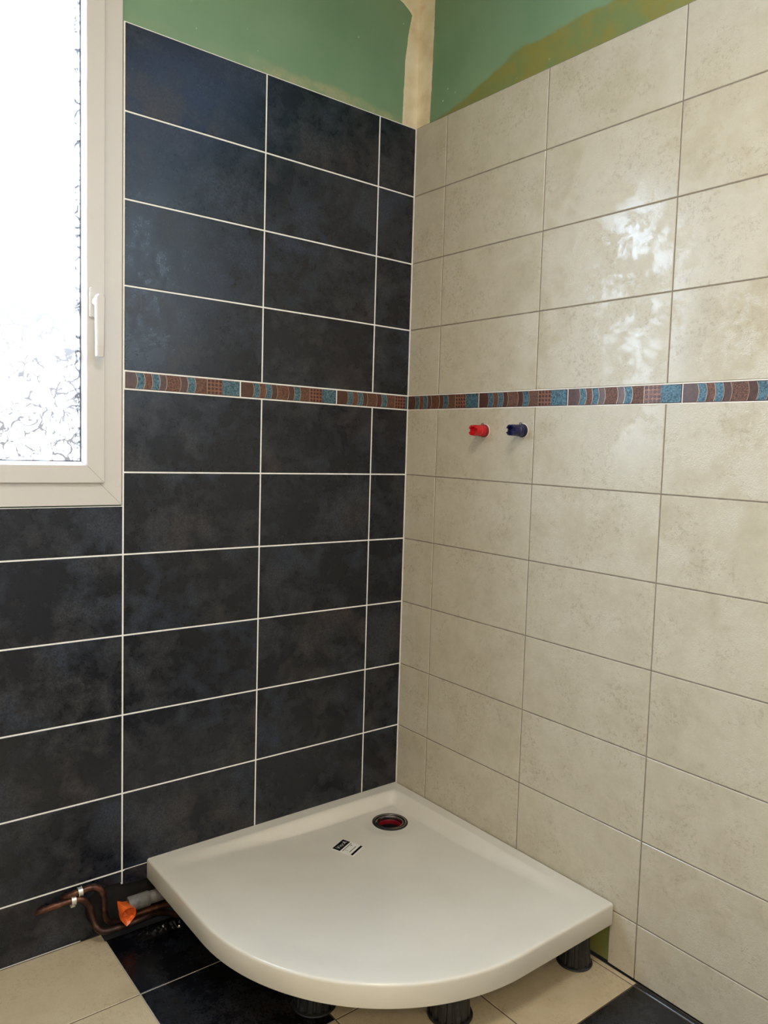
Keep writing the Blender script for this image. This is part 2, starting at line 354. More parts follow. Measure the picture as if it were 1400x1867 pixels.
# wall_right: beige tiles
YE = -3.15
bm = bmesh.new(); 
VS0, VS1, VZ0, VZ1 = 2.06, 3.02, 0.15, 1.30
for a in ((YE, -VS1, 0, CEIL), (-VS0, BD, 0, CEIL), (-VS1, -VS0, 0, ZB + VZ0), (-VS1, -VS0, ZB + VZ1, CEIL)): box(bm, BD, TH, a[0], a[1], a[2], a[3], 0)
gr = 0.0015
SMAX = -YE - 0.01
bed(bm, rightpt, 0.0, VS0 - 0.03, D6, TOP, 2, 0.0013)
bed(bm, rightpt, 0.893, SMAX, FL + 0.036, D6, 2, 0.0013)
cr_ = [0, 0.15167] + [0.15167 + k * W for k in range(1, 8)]
cr_[-1] = min(cr_[-1], SMAX)
for z0, z1 in rows:
    for s0, s1 in zip(cr_, cr_[1:]):
        if s1 > VS0 and z1 > VZ0: s1 = min(s1, VS0 - 0.03)
        if s1 > s0: tile(bm, rightpt, s0, s1, z0, z1, 1, gr)
zb = FL + 0.0125
tile(bm, rightpt, 0.890, cr_[3], zb, D6, 1, gr)
for s0, s1 in zip(cr_[3:], cr_[4:]): tile(bm, rightpt, s0, s1, zb, D6, 1, gr)
struct(obj('wall_right', bm, ['board_r', 'beige', 'grout_t']))

# pale corner joint between the two tilings
bm = bmesh.new(); box(bm, -0.0022, 0.006, -0.0022, 0.006, ZB + D6, ZB + TOP)
struct(obj('trim_1', bm, 'grout_w'))

# ---- decorative listel band
SEG = [('plain', .000, .115, 0), ('blue', .115, .175, 1), ('rough', .175, .235, 1), ('blue', .235, .295, 1), ('plain', .295, .350, 1), ('rough', .350, .465, 1),
       ('plain', .465, .525, 1), ('blue', .525, .590, 1), ('rough', .590, .700, 1), ('net', .700, .835, 0), ('blue', .835, 1.0, 0)]
MI = {'plain': 0, 'rough': 1, 'net': 2, 'blue': 3, 'hole': 4, 'rib': 5, 'grout': 6}
MI['base'] = 1
def band(bm, P, joints, full, g, sgn):
    """joints: list of (s_start, s_end, f0, f1); pattern fraction runs f0..f1 from s_start to s_end"""
    zt, zb_ = -g, -BH + g
    for s0, s1, f0, f1 in joints:
        a, b = s0 + g, s1 - g
        S = lambda f: s0 + (f - f0) / (f1 - f0) * (s1 - s0)
        # base plate
        q = [P(a, 0.0004, zb_), P(b, 0.0004, zb_), P(b, 0.0004, zt), P(a, 0.0004, zt)]; r = [p_ + (P(0, 0.007, 0) - P(0, 0, 0)) for p_ in q]
        q = [bm.verts.new(p_) for p_ in q]; r = [bm.verts.new(p_) for p_ in r]
        bm.faces.new(q).material_index = MI['base']
        for i in range(4): bm.faces.new([q[i], q[(i + 1) % 4], r[(i + 1) % 4], r[i]]).material_index = MI['base']
        lo, hi = min(a, b), max(a, b); N = 7
        for x0_, x1_, y0_, y1_ in ((s0 - g * 0.75, s0 + g * 0.75, -BH + g, -g), (s0, s1, -g * 0.8, g * 0.8), (s0, s1, -BH - g * 0.8, -BH + g * 0.8)):
            bm.faces.new([bm.verts.new(P(x_, 0.0009, z_)) for x_, z_ in ((x0_, y0_), (x1_, y0_), (x1_, y1_), (x0_, y1_))]).material_index = 6
        for kind, fa, fb, curved in SEG:
            def edge(f, cv):
                out = []
                for k in range(N + 1):
                    t_ = k / N; z = zb_ + 0.0012 + (zt - zb_ - 0.0024) * t_
                    bow = 0.0045 * (1 - (2 * t_ - 1) ** 2) * cv
                    sC = S(f + 0.0) + bow * (1 if f1 > f0 else -1)
                    out.append((min(max(sC, lo + 0.001), hi - 0.001), z))
                return out
            ca = 1 if (curved or SEG[[x[1] for x in SEG].index(fa) - 1][3]) and fa > 0.05 and fa < 0.6 else 0
            cb = 1 if fb < 0.6 else 0
            eA, eB = edge(fa, ca), edge(fb, cb)
            if abs(eA[0][0] - eB[0][0]) < 0.002: continue
            hgt = {'plain': -0.0006, 'rough': -0.0010, 'net': -0.0008, 'blue': -0.0016}[kind]
            va_ = [bm.verts.new(P(s, hgt, z)) for s, z in eA]; vb_ = [bm.verts.new(P(s, hgt, z)) for s, z in eB]
            wa = [bm.verts.new(P(s, 0.001, z)) for s, z in eA]; wb = [bm.verts.new(P(s, 0.001, z)) for s, z in eB]
            for k in range(N):
                bm.faces.new([va_[k], vb_[k], vb_[k + 1], va_[k + 1]]).material_index = MI[kind]
                bm.faces.new([va_[k], wa[k], wa[k + 1], va_[k + 1]]).material_index = MI[kind]
                bm.faces.new([vb_[k], wb[k], wb[k + 1], vb_[k + 1]]).material_index = MI[kind]
            # pale rib at the segment boundary
            if fb < 0.72 and abs(eB[0][0] - lo) > 0.003 and abs(eB[0][0] - hi) > 0.003:
                for k in range(N):
                    (sA, zA), (sB, zB_) = eB[k], eB[k + 1]; w2 = 0.0007
                    q = [bm.verts.new(P(sA - w2, -0.002, zA)), bm.verts.new(P(sA + w2, -0.002, zA)), bm.verts.new(P(sB + w2, -0.002, zB_)), bm.verts.new(P(sB - w2, -0.002, zB_))]
                    bm.faces.new(q).material_index = MI['rib']
                    r = [bm.verts.new(P(sA - w2, 0, zA)), bm.verts.new(P(sB - w2, 0, zB_))]
                    bm.faces.new([q[0], q[3], r[1], r[0]]).material_index = MI['rib']
                    r = [bm.verts.new(P(sA + w2, 0, zA)), bm.verts.new(P(sB + w2, 0, zB_))]
                    bm.faces.new([q[1], q[2], r[1], r[0]]).material_index = MI['rib']
            if kind == 'net':
                for i in range(4):
                    for j in range(4):
                        f = fa + (fb - fa) * (i + 0.5) / 4; sC = S(f); z = zb_ + (zt - zb_) * (j + 0.5) / 4
                        if not lo + 0.005 < sC < hi - 0.005: continue
                        vv = [bm.verts.new(P(sC + 0.0042 * math.cos(t_), hgt - 0.0008, z + 0.0040 * math.sin(t_))) for t_ in [2 * math.pi * k / 10 for k in range(10)]]
                        bm.faces.new(vv).material_index = MI['hole']
                        vw = [bm.verts.new(P(sC + 0.0048 * math.cos(t_), hgt, z + 0.0046 * math.sin(t_))) for t_ in [2 * math.pi * k / 10 for k in range(10)]]
                        for k in range(10): bm.faces.new([vv[k], vv[(k + 1) % 10], vw[(k + 1) % 10], vw[k]]).material_index = MI['net']
LB = 0.3360
bm = bmesh.new()
# left wall, reading left to right = s decreasing
def band_dir(bm, P, lst, g):
    for s_a, s_b, f0, f1 in lst:
        if s_a < s_b: band(bm, P, [(s_a, s_b, f0, f1)], LB, g, 1)
        else: band(bm, P, [(s_b, s_a, f1, f0)], LB, g, -1)
bandmats = ['band_plain', 'band_rough', 'band_net', 'band_blue', 'band_hole', 'band_rib', 'grout_w']
band_dir(bm, leftpt, [(0.967, 0.630, 0.03, 1), (0.630, 0.293, 0, 1), (0.293, 0.0, 0, 0.872)], gl_)
struct(obj('trim_2', bm, bandmats))
bm = bmesh.new()
band_dir(bm, rightpt, [(0.0, 0.337, 0, 1)] + [(0.337 + k * 0.3375, 0.337 + (k + 1) * 0.3375, 0, 1) for k in range(8)], 0.0016)
struct(obj('trim_3', bm, bandmats))

# ---- joint compound down the corner of the green board
def strip(bm, P, edge, th=0.0016):
    f = []; zs = []
    path = []
    for (s0, z0), (s1, z1) in zip(edge, edge[1:]):
        n = max(2, int(abs(z1 - z0) / 0.006))
        for k in range(n):
            t_ = k / n; z = z0 + (z1 - z0) * t_
            path.append((s0 + (s1 - s0) * t_ + 0.0022 * noise.noise(Vector((z * 35, s0, 3))) + 0.0012 * noise.noise(Vector((z * 140, s0, 9))), z))
    path.append(edge[-1]); N = 6; prev = None
    for s, z in path:
        row = [bm.verts.new(P(-0.0105 + (s + 0.0105) * k / N, BD - th * (1 if k < N else 0) - 0.006 * max(0, 1 - k / 2.0) * (0.4 if k else 1) * 0.6, z)) for k in range(N + 1)]
        if prev:
            for k in range(N): bm.faces.new([prev[k], prev[k + 1], row[k + 1], row[k]])
        prev = row
flatright = lambda s, d, z: Vector((d, -s, ZB + z))
EL = [(0.051, 0.86), (0.050, 0.92), (0.048, 0.98), (0.045, 1.09), (0.033, 1.18), (0.022, 1.230), (0.032, 1.240), (0.060, 1.256), (0.115, 1.270), (0.20, 1.280), (0.30, 1.31), (0.33, CEIL - ZB - 0.001)]
ER = [(0.052, 0.86), (0.055, 0.95), (0.058, 1.05), (0.061, 1.20), (0.061, 1.262), (0.085, 1.270), (0.13, 1.278), (0.2, 1.30), (0.3, 1.31), (0.33, CEIL - ZB - 0.001)]
bm = bmesh.new(); strip(bm, leftpt, EL); strip(bm, flatright, ER)
struct(obj('trim_4', bm, 'compound', smooth=True))

# ---- floor
FX = [-2.74, -2.370, -2.034, -1.698, -1.362, -1.0265, -0.6915, -0.3565, -0.0175, -0.001]
FY = [YE + 0.01, -3.02, -2.68, -2.34, -2.00, -1.66, -1.322, -0.981, -0.6365, -0.2895, -0.001]
bm = bmesh.new(); box(bm, XE, TH, YE, TH, -0.15, -0.010, 0)
box(bm, XE, -1.028, YE, -0.0005, -0.012, -0.0012, 4); box(bm, -1.028, -0.693, YE, -0.038, -0.012, -0.0012, 1); box(bm, -0.693, -0.0005, YE, -0.038, -0.012, -0.0012, 4)
def ft(x0, x1, y0, y1, mi):
    g = 0.0016; b = 0.0012
    x0 += g; x1 -= g; y0 += g; y1 -= g
    if x1 - x0 < 0.003: return
    A = [bm.verts.new((x, y, -0.009)) for x, y in ((x0, y0), (x1, y0), (x1, y1), (x0, y1))]
    B = [bm.verts.new((x, y, -b)) for x, y in ((x0, y0), (x1, y0), (x1, y1), (x0, y1))]
    D = [bm.verts.new((x, y, 0)) for x, y in ((x0 + b, y0 + b), (x1 - b, y0 + b), (x1 - b, y1 - b), (x0 + b, y1 - b))]
    for p, q in ((A, B), (B, D)):
        for i in range(4): bm.faces.new([p[i], p[(i + 1) % 4], q[(i + 1) % 4], q[i]]).material_index = mi
    bm.faces.new(D).material_index = mi
for i, (x0, x1) in enumerate(zip(FX, FX[1:])):
    for j, (y0, y1) in enumerate(zip(FY, FY[1:])):
        last = (j == len(FY) - 2)
        if x0 < -1.03: dark = (i % 2 == 0 and i != 4) and not y0 > -0.7 or (i == 3)
        elif x0 < -0.70: dark = y0 > -0.7
        else: dark = y0 < -1.0
        if x0 < -1.03 and y0 > -0.7: dark = (i == 3)
        y1_ = y1
        if last: y1_ = -0.036 if x0 > -1.03 else -0.003
        ft(x0, x1, y0, y1_, 2 if dark else 3)
struct(obj('floor', bm, ['screed', 'grout_floor', 'floor_dark', 'floor_beige', 'grout_brown']))

# ---- ceiling and the unseen walls that close the room
bm = bmesh.new(); box(bm, XE, TH, YE, TH, CEIL, CEIL + 0.1); struct(obj('ceiling', bm, 'white_paint'))
bm = bmesh.new(); box(bm, XE - 0.1, TH, YE - 0.1, YE, 0, CEIL); struct(obj('wall_back', bm, 'warm_paint'))
bm = bmesh.new(); box(bm, XE - 0.1, XE, YE, TH, 0, CEIL); struct(obj('wall_side', bm, 'warm_paint'))

# ------------------------------------------------------------------ window
win = struct(empty('window_1', (-(WS0 + WS1) / 2, 0.03, ZB + WZ0)))
def mitre(bm, x0, x1, z0, z1, wd, prof, gap=0.00035, mi=0):
    """rectangular frame of four mitred bars; prof = list of (inset, y) outline of the section, front side first"""
    cs = [(x0, z0, 1, 1), (x1, z0, -1, 1), (x1, z1, -1, -1), (x0, z1, 1, -1)]
    for k in range(4):
        a, b = cs[k], cs[(k + 1) % 4]; d = Vector((b[0] - a[0], 0, b[1] - a[1])).normalized() * gap
        A = [bm.verts.new(Vector((a[0] + a[2] * i, y, a[1] + a[3] * i)) + d) for i, y in prof]
        B = [bm.verts.new(Vector((b[0] + b[2] * i, y, b[1] + b[3] * i)) - d) for i, y in prof]
        n = len(prof)
        for i in range(n): bm.faces.new([A[i], A[(i + 1) % n], B[(i + 1) % n], B[i]]).material_index = mi
        bm.faces.new(A); bm.faces.new(B)
XR, XL, Z0, Z1 = -0.9725, -WS1 + 0.002, ZB - 0.3520, ZB + WZ1 - 0.002
bm = bmesh.new(); yf = 0.003
mitre(bm, XL, XR, Z0, Z1, 0.05, [(0, yf + 0.001), (0.001, yf), (0.060, yf), (0.060, 0.075), (0, 0.075)])
obj('window_frame', bm, 'pvc_white', win)
sx0, sx1, sz0, sz1 = XL + 0.048, -1.0205, ZB - 0.2935, Z1 - 0.055
bm = bmesh.new()
WI = 0.0455   # face width of the sash
mitre(bm, sx0, sx1, sz0, sz1, 0.05, [(0, yf - 0.0005), (0, -0.0075), (0.0015, -0.009), (WI - 0.0015, -0.009), (WI, -0.0075), (WI + 0.0085, 0.010), (WI + 0.0085, 0.060), (0.005, 0.060)])
sash = obj('sash', bm, 'pvc_white', win)
bm = bmesh.new(); gi = WI + 0.0085
mitre(bm, sx0, sx1, sz0, sz1, 0.01, [(gi, 0.0098), (gi + 0.0022, 0.0105), (gi + 0.0022, 0.014), (gi, 0.014)])
obj('gasket', bm, 'gasket', sash)
bm = bmesh.new(); box(bm, sx0 + gi - 0.002, sx1 - gi + 0.002, 0.0125, 0.0165, sz0 + gi - 0.002, sz1 - gi + 0.002)
obj('glass_pane', bm, 'glass', win)
# handle: plate, round neck, lever bent down
hx = -1.0440; hz = ZB + 0.162
bm = bmesh.new()
pl = (hx - 0.0165, hx + 0.0145, -0.0190, -0.009, ZB + 0.124, ZB + 0.198)
box(bm, *pl); bmesh.ops.bevel(bm, geom=bm.edges[:], offset=0.0018, segments=2, affect='EDGES')
handle = obj('handle', bm, 'pvc_white', win)
bm = bmesh.new(); rot = Matrix.Translation((hx, -0.0185, hz)) @ Matrix.Rotation(math.radians(90), 4, 'X')
lathe(bm, [(0.0, 0.0), (0.0125, 0.0), (0.0125, 0.004), (0.0115, 0.010), (0.011, 0.030), (0.0, 0.030)], rot, 32)
obj('handle_neck', bm, 'pvc_white', handle, smooth=True)
bm = bmesh.new()
def lever():
    secs = [(0.0155, 0.0075), (0.010, 0.0115), (0, 0.0118), (-0.02, 0.0112), (-0.06, 0.0105), (-0.110, 0.0100), (-0.1355, 0.0096), (-0.137, 0.0080)]
    rings = []
    for dz, hw in secs:
        y0, y1 = -0.036, -0.0505 + (0.002 if abs(dz) > 0.12 else 0)
        pts = [(-hw, y0), (-hw, y1 + 0.003), (-hw + 0.003, y1), (hw - 0.003, y1), (hw, y1 + 0.003), (hw, y0)]
        rings.append([bm.verts.new((hx + a, b, hz + dz)) for a, b in pts])
    for a, b in zip(rings, rings[1:]):
        for i in range(6): bm.faces.new([a[i], a[(i + 1) % 6], b[(i + 1) % 6], b[i]])
    bm.faces.new(rings[0]); bm.faces.new(rings[-1])
lever(); obj('lever', bm, 'pvc_white', handle)
# the room's other window, behind the photographer
w2 = struct(empty('window_2', (0.03, -(VS0 + VS1) / 2, ZB + VZ0)))
bm = bmesh.new(); mitre(bm, -VS1, -VS0, ZB + VZ0, ZB + VZ1, 0.05, [(0, 0.0), (0.055, 0.0), (0.062, 0.02), (0.062, 0.06), (0, 0.06)])
bmesh.ops.rotate(bm, verts=bm.verts, cent=(0, 0, 0), matrix=Matrix.Rotation(math.radians(90), 3, 'Z'))
for v_ in bm.verts: v_.co = Vector((-v_.co.x, v_.co.y, v_.co.z))
obj('window_frame', bm, 'pvc_white', w2)
bm = bmesh.new(); box(bm, 0.020, 0.024, -VS1 + 0.05, -VS0 - 0.05, ZB + VZ0 + 0.05, ZB + VZ1 - 0.05); obj('glass_pane', bm, 'glass', w2)
# white rendered reveal outside
bm = bmesh.new()
for a in ((-WS0 - 0.0, -WS0 + 0.004, ZB + WZ0, ZB + WZ1), (-WS1 - 0.004, -WS1, ZB + WZ0, ZB + WZ1)): box(bm, a[0] - 0.002, a[1] - 0.002 if a[0] > -1 else a[1] + 0.001, 0.076, TH, a[2], a[3])
box(bm, -WS1, -WS0, 0.076, TH + 0.03, ZB + WZ0 - 0.002, ZB + WZ0 + 0.003); box(bm, -WS1, -WS0, 0.076, TH, ZB + WZ1 - 0.003, ZB + WZ1 + 0.002)
struct(obj('trim_5', bm, 'stucco'))

# ------------------------------------------------------------------ shower tray
ZT = ZB - 1.3465; RIMH = 0.0575
tray = empty('shower_tray', (-0.45, -0.45, 0))
tag(tray, 'cream quadrant shower tray with curved front, raised on black feet in the tiled corner', 'shower tray')
X0, X1, Y0, Y1, RAD = -0.8995, -0.0050, -0.903, -0.0012, 0.55
def outline(inset=0.0):
    pts = []
    xa, xb, ya, yb = X0 + inset, X1 - (0.0 if inset < 0.02 else 0), Y0 + inset, Y1
    r = RAD - inset; cx, cy_ = X0 + RAD, Y0 + RAD
    seq = []
    for i in range(30): seq.append((xb + (xa - xb) * i / 30, yb))            # along the left wall, away from the corner
    for i in range(20): seq.append((xa, yb + (cy_ - yb) * i / 20))
    for i in range(60):
        a = math.pi + (math.pi / 2) * i / 60; seq.append((cx + r * math.cos(a), cy_ + r * math.sin(a)))
    for i in range(20): seq.append((cx + (xb - cx) * i / 20, ya))
    for i in range(30): seq.append((xb, ya + (yb - ya) * i / 30))
    return seq
ss = lambda a, b, x: (lambda q: q * q * (3 - 2 * q))(min(1, max(0, (x - a) / (b - a))))
DX, DY, DR = -0.160, -0.168, 0.0535
def front_dist(x, y):
    cx, cy_ = X0 + RAD, Y0 + RAD
    if x < cx and y < cy_: return RAD - math.hypot(x - cx, y - cy_)
    return min(x - X0 if y >= cy_ else 9, y - Y0 if x >= cx else 9, 9) if (x < cx or y < cy_) else min(x - X0, y - Y0)
def height(x, y):
    fd = front_dist(x, y)
    wallcove = ss(0.040, 0.084, -x) * ss(0.040, 0.084, -y)
    depth = 0.004 + 0.028 * ss(0.03, 0.55, fd)
    depth *= ss(0.012, 0.10, fd)
    dd = math.hypot(x - DX, y - DY)
    dish = 0.0035 * (1 - ss(DR, 0.10, dd))
    return -(depth * wallcove) - dish * wallcove
bm = bmesh.new()
O0 = outline(0.0); O1 = outline(0.006); n = len(O0); rings = []
NR = 90
for k in range(NR + 1):
    t_ = (k / NR) ** 0.9; row = []
    for i in range(n):
        a = math.atan2(O1[i][1] - DY, O1[i][0] - DX); ix, iy = DX + DR * math.cos(a), DY + DR * math.sin(a)
        x = ix + (O1[i][0] - ix) * t_; y = iy + (O1[i][1] - iy) * t_
        row.append(bm.verts.new((x, y, ZT + height(x, y))))
    rings.append(row)
def lerp_ring(f, dz): return [bm.verts.new((O1[i][0] + (O0[i][0] - O1[i][0]) * f, O1[i][1] + (O0[i][1] - O1[i][1]) * f, ZT + dz)) for i in range(n)]
rings.append(lerp_ring(0.40, -0.0006)); rings.append(lerp_ring(0.75, -0.0022)); rings.append(lerp_ring(0.95, -0.0048)); rings.append(lerp_ring(1.0, -0.0085))
rings.append(lerp_ring(1.0, -RIMH + 0.003)); rings.append(lerp_ring(0.8, -RIMH + 0.0006)); rings.append(lerp_ring(0.5, -RIMH))
inn = [(DX + (O1[i][0] - DX) * 0.975, DY + (O1[i][1] - DY) * 0.975) for i in range(n)]
rings.append([bm.verts.new((p[0], p[1], ZT - RIMH)) for p in inn]); rings.append([bm.verts.new((p[0], p[1], ZT - RIMH + 0.012)) for p in inn])
rings.append([bm.verts.new((DX + DR * math.cos(a), DY + DR * math.sin(a), ZT - RIMH + 0.012)) for a in [math.atan2(p[1] - DY, p[0] - DX) for p in O1]])
rings.append(rings[0])
for a, b in zip(rings, rings[1:]):
    for i in range(n): bm.faces.new([a[i], a[(i + 1) % n], b[(i + 1) % n], b[i]])
obj('basin', bm, 'acrylic', tray, smooth=True)
# drain
zd = ZT + height(DX + 0.06, DY + 0.0) + 0.0015
T = Matrix.Translation((DX, DY, zd))
bm = bmesh.new()
lathe(bm, [(0.0525, -0.003), (0.0525, 0.0008), (0.0515, 0.0014), (0.0480, 0.0014), (0.0470, -0.003), (0.0440, -0.004), (0.0430, -0.0005), (0.0418, 0.0002), (0.0398, 0.0), (0.0388, -0.003), (0.0376, -0.012), (0.0525, -0.012), (0.0525, -0.003)], T, 64)
drain = obj('drain', bm, 'chrome', tray, smooth=True)
drain['label'] = 'chrome drain ring'
bm = bmesh.new(); lathe(bm, [(0.0575, -0.004), (0.0575, 0.0), (0.0565, 0.0008), (0.0530, 0.0006), (0.0526, -0.004)], T, 64); obj('drain_gasket', bm, 'black_hole', drain, smooth=True)
bm = bmesh.new(); lathe(bm, [(0.0372, -0.0115), (0.0350, -0.011), (0.0342, -0.014), (0.0342, -0.024), (0.0372, -0.024)], T, 64)
o = obj('seal_ring', bm, 'red_seal', drain, smooth=True); o['label'] = 'red seal inside the drain'
bm = bmesh.new(); lathe(bm, [(0.0375, -0.012), (0.0375, -0.055), (0.012, -0.055), (0.0, -0.050), (0.012, -0.048), (0.030, -0.050), (0.0343, -0.046), (0.0343, -0.0245)], T, 48)
obj('drain_cup', bm, 'black_hole', drain, smooth=True)
# feet
def foot(x, y, rbase):
    bm = bmesh.new(); top = ZT - RIMH + 0.012; h = top; Tm = Matrix.Translation((x, y, 0.0006)); rb = rbase
    lathe(bm, [(0, 0), (rb, 0), (rb + 0.001, 0.002), (rb, 0.0045), (rb * 0.90, 0.007)], Tm, 48)
    ribs = 14
    wob = lambda a, hh: 1.0 - 0.055 * (1 if (math.sin(a * ribs) > 0.3) else 0)
    lathe(bm, [(rb * 0.90, 0.006), (rb * 0.86, 0.030), (rb * 0.80, 0.070), (rb * 0.78, h - 0.020), (rb * 0.92, h - 0.019), (rb * 0.92, h - 0.0012), (0, h - 0.0012)], Tm, 112, wob=wob)
    obj('leg', bm, 'leg', tray)
foot(-0.461, -0.779, 0.054); foot(-0.702, -0.560, 0.054); foot(-0.063, -0.833, 0.046)
# label
def zt_at(x, y): return ZT + height(x, y)
c0 = Vector((ray(604.3, 1543.2, 2, ZT - 0.024))); c1 = Vector((ray(625.0, 1525.4, 2, ZT - 0.024)))
c2 = Vector((ray(643.9, 1557.4, 2, ZT - 0.024))); c3_ = c1 + c2 - c0
def LP(u, v, dz=0.0):
    p = c0 + (c1 - c0) * u + (c2 - c0) * v; return Vector((p.x, p.y, zt_at(p.x, p.y) + 0.0006 + dz))
def patch(bm, u0, u1, v0, v1, dz, mi, th=0.0003):
    q = [bm.verts.new(LP(u, v, dz)) for u, v in ((u0, v0), (u1, v0), (u1, v1), (u0, v1))]; r = [bm.verts.new(LP(u, v, dz - th)) for u, v in ((u0, v0), (u1, v0), (u1, v1), (u0, v1))]
    bm.faces.new(q).material_index = mi
    for i in range(4): bm.faces.new([q[i], q[(i + 1) % 4], r[(i + 1) % 4], r[i]]).material_index = mi
bm = bmesh.new(); patch(bm, 0, 1, 0, 1, 0, 0, 0.0006)
patch(bm, 0.03, 0.97, 0.02, 0.37, 0.0003, 1); patch(bm, 0.05, 0.97, 0.85, 0.945, 0.0003, 1)
for k, (a, b, v_) in enumerate(((0.10, 0.90, 0.455), (0.22, 0.80, 0.53), (0.24, 0.76, 0.59), (0.30, 0.72, 0.65), (0.20, 0.78, 0.73))): patch(bm, a, b, v_ - 0.013, v_ + 0.013, 0.0003, 1)
lab = obj('maker_label', bm, ['paper', 'ink'], tray); lab['label'] = 'black and white printed sticker'
tcv = bpy.data.curves.new('lettering', 'FONT'); tcv.body = 'VitrA'; tcv.size = 1.0; tcv.space_character = 1.12; tcv.offset = -0.012
to = bpy.data.objects.new('lettering_source', tcv); C.objects.link(to)
bpy.context.view_layer.update(); me = bpy.data.meshes.new_from_object(to.evaluated_get(bpy.context.evaluated_depsgraph_get())); bpy.data.objects.remove(to)
xs = [v_.co.x for v_ in me.vertices]; ys = [v_.co.y for v_ in me.vertices]; xa, xb, ya, yb = min(xs), max(xs), min(ys), max(ys)
pc = parent_origin(lab)
for v_ in me.vertices:
    u = 0.14 + 0.72 * (v_.co.x - xa) / (xb - xa); vv = 0.285 - 0.175 * (v_.co.y - ya) / (yb - ya)
    v_.co = LP(u, vv, 0.0008)
me.materials.clear(); me.materials.append(M['ink_white'])
lo = bpy.data.objects.new('lettering', me); C.objects.link(lo); lo.parent = lab; lo.location = -pc

# ------------------------------------------------------------------ capped water outlets
def outlet(name, y, mats, lbl):
    z = ZB - 0.1155 - 0.0106 * 0.4; base = Vector((-0.0005, y, z)); root = empty(name, base)
    Tm = Matrix.Translation(base) @ Matrix.Rotation(math.radians(-90), 4, 'Y')
    tag(root, lbl, 'water outlet')
    bm = bmesh.new()
    lathe(bm, [(0, 0.0), (0.0195, 0.0), (0.0195, 0.006), (0.0180, 0.009), (0.0150, 0.010)], Tm, 32)
    obj('collar', bm, mats[1], root, smooth=True)
    bm = bmesh.new()
    # octagonal shank then round castellated cap
    def sh(a, h): return 1.0 + (0.045 if int(a / (math.pi / 4) + 0.5) % 2 else -0.02)
    lathe(bm, [(0.0165, 0.008), (0.0172, 0.010), (0.0172, 0.024), (0.0148, 0.026)], Tm, 40, wob=sh)
    lathe(bm, [(0.0145, 0.025), (0.0163, 0.027), (0.0163, 0.045), (0.0155, 0.047), (0.0115, 0.047), (0.0115, 0.040), (0, 0.040)], Tm, 40)
    for k in range(4):
        a0 = math.radians(90 * k + 22); vs_ = []
        for a in (a0, a0 + 0.28, a0 + 0.56, a0 + 0.84):
            for r in (0.0115, 0.0163):
                for h in (0.0465, 0.0530): vs_.append((a, r, h))
        for q in range(3):
            cc = []
            for a in (a0 + 0.28 * q, a0 + 0.28 * (q + 1)):
                for r in (0.0115, 0.0163):
                    for h in (0.0465, 0.0530): cc.append(bm.verts.new(Tm @ Vector((r * math.cos(a), r * math.sin(a), h))))
            for f in ((0, 1, 3, 2), (4, 6, 7, 5), (0, 4, 5, 1), (2, 3, 7, 6), (0, 2, 6, 4), (1, 5, 7, 3)): bm.faces.new([cc[i] for i in f])
    obj('plug', bm, mats[0], root, smooth=True)
    bm = bmesh.new()   # eye tab on the collar
    for k in range(16):
        pass
    tube(bm, [Tm @ Vector((0.0170 + 0.0055 * math.sin(a), 0.0035 * math.cos(a) * 1.4 + 0.002, 0.008)) for a in [2 * math.pi * i / 20 for i in range(20)] + [0]], 0.0011, 8, caps=False)
    obj('tab', bm, mats[1], root, smooth=True)
    bm = bmesh.new(); lathe(bm, [(0.0195, 0.0008), (0.0208, 0.0008), (0.0208, -0.0004), (0.0195, -0.0004)], Tm, 32)
    obj('cut_edge', bm, 'ink_white', root)
outlet('water_outlet', -0.3680, ('red', 'red_d'), 'red plastic cap on the water outlet in the beige wall')
outlet('water_outlet', -0.5200, ('blue', 'blue_d'), 'navy blue plastic cap on the water outlet in the beige wall')

# ------------------------------------------------------------------ pipes by the left wall
PR = 0.0085
def rp(lst): return [ray(u, v, 1, y) for u, v, y in lst]
P1 = rp([(112, 1638, 0.006), (121, 1634.5, -0.006), (136, 1629, -0.014), (150, 1624, -0.016), (163, 1619, -0.018), (175, 1618, -0.020), (184.5, 1624, -0.022), (189, 1636, -0.024), (190, 1650, -0.026), (190.5, 1664, -0.028), (195, 1676, -0.030), (204, 1682, -0.032), (216, 1681, -0.034), (232, 1674, -0.036), (256, 1664, -0.038), (282, 1655, -0.040), (310, 1648, -0.044), (345, 1645, -0.050), (400, 1640, -0.06)])
P2 = rp([(66, 1663, 0.006), (78, 1659.5, -0.004), (100, 1652, -0.012), (122, 1645, -0.014), (138, 1640.5, -0.016), (149, 1640, -0.018), (159, 1647, -0.020), (165, 1659, -0.024), (168.5, 1673, -0.030), (174, 1688, -0.040), (184, 1697, -0.050), (198, 1697, -0.056), (220, 1690, -0.058), (248, 1680, -0.058), (272, 1670, -0.056), (292, 1664, -0.054), (312, 1665, -0.054), (334, 1674, -0.056), (352, 1682, -0.060)])
for P_ in (P1, P2):
    for p in P_: p.z = max(p.z, PR + 0.0012 if p.y < -0.066 else PR * 0.3 - 0.0)
def pipe(name, pts, lbl, flare=0.0):
    path = smooth_path(pts, 7); o_ = Vector((path[0].x, -0.002, path[0].z)); bm = bmesh.new()
    tube(bm, path, PR, 18)
    o = obj(name, bm, 'copper', None, smooth=True, origin=o_)
    tag(o, lbl, 'pipe', None); return path
pa = pipe('copper_pipe', P1, 'upper tarnished copper pipe looping highest out of the dark wall behind the clip')
pb = pipe('copper_pipe', P2, 'lower tarnished copper pipe reaching furthest left and running along the floor')
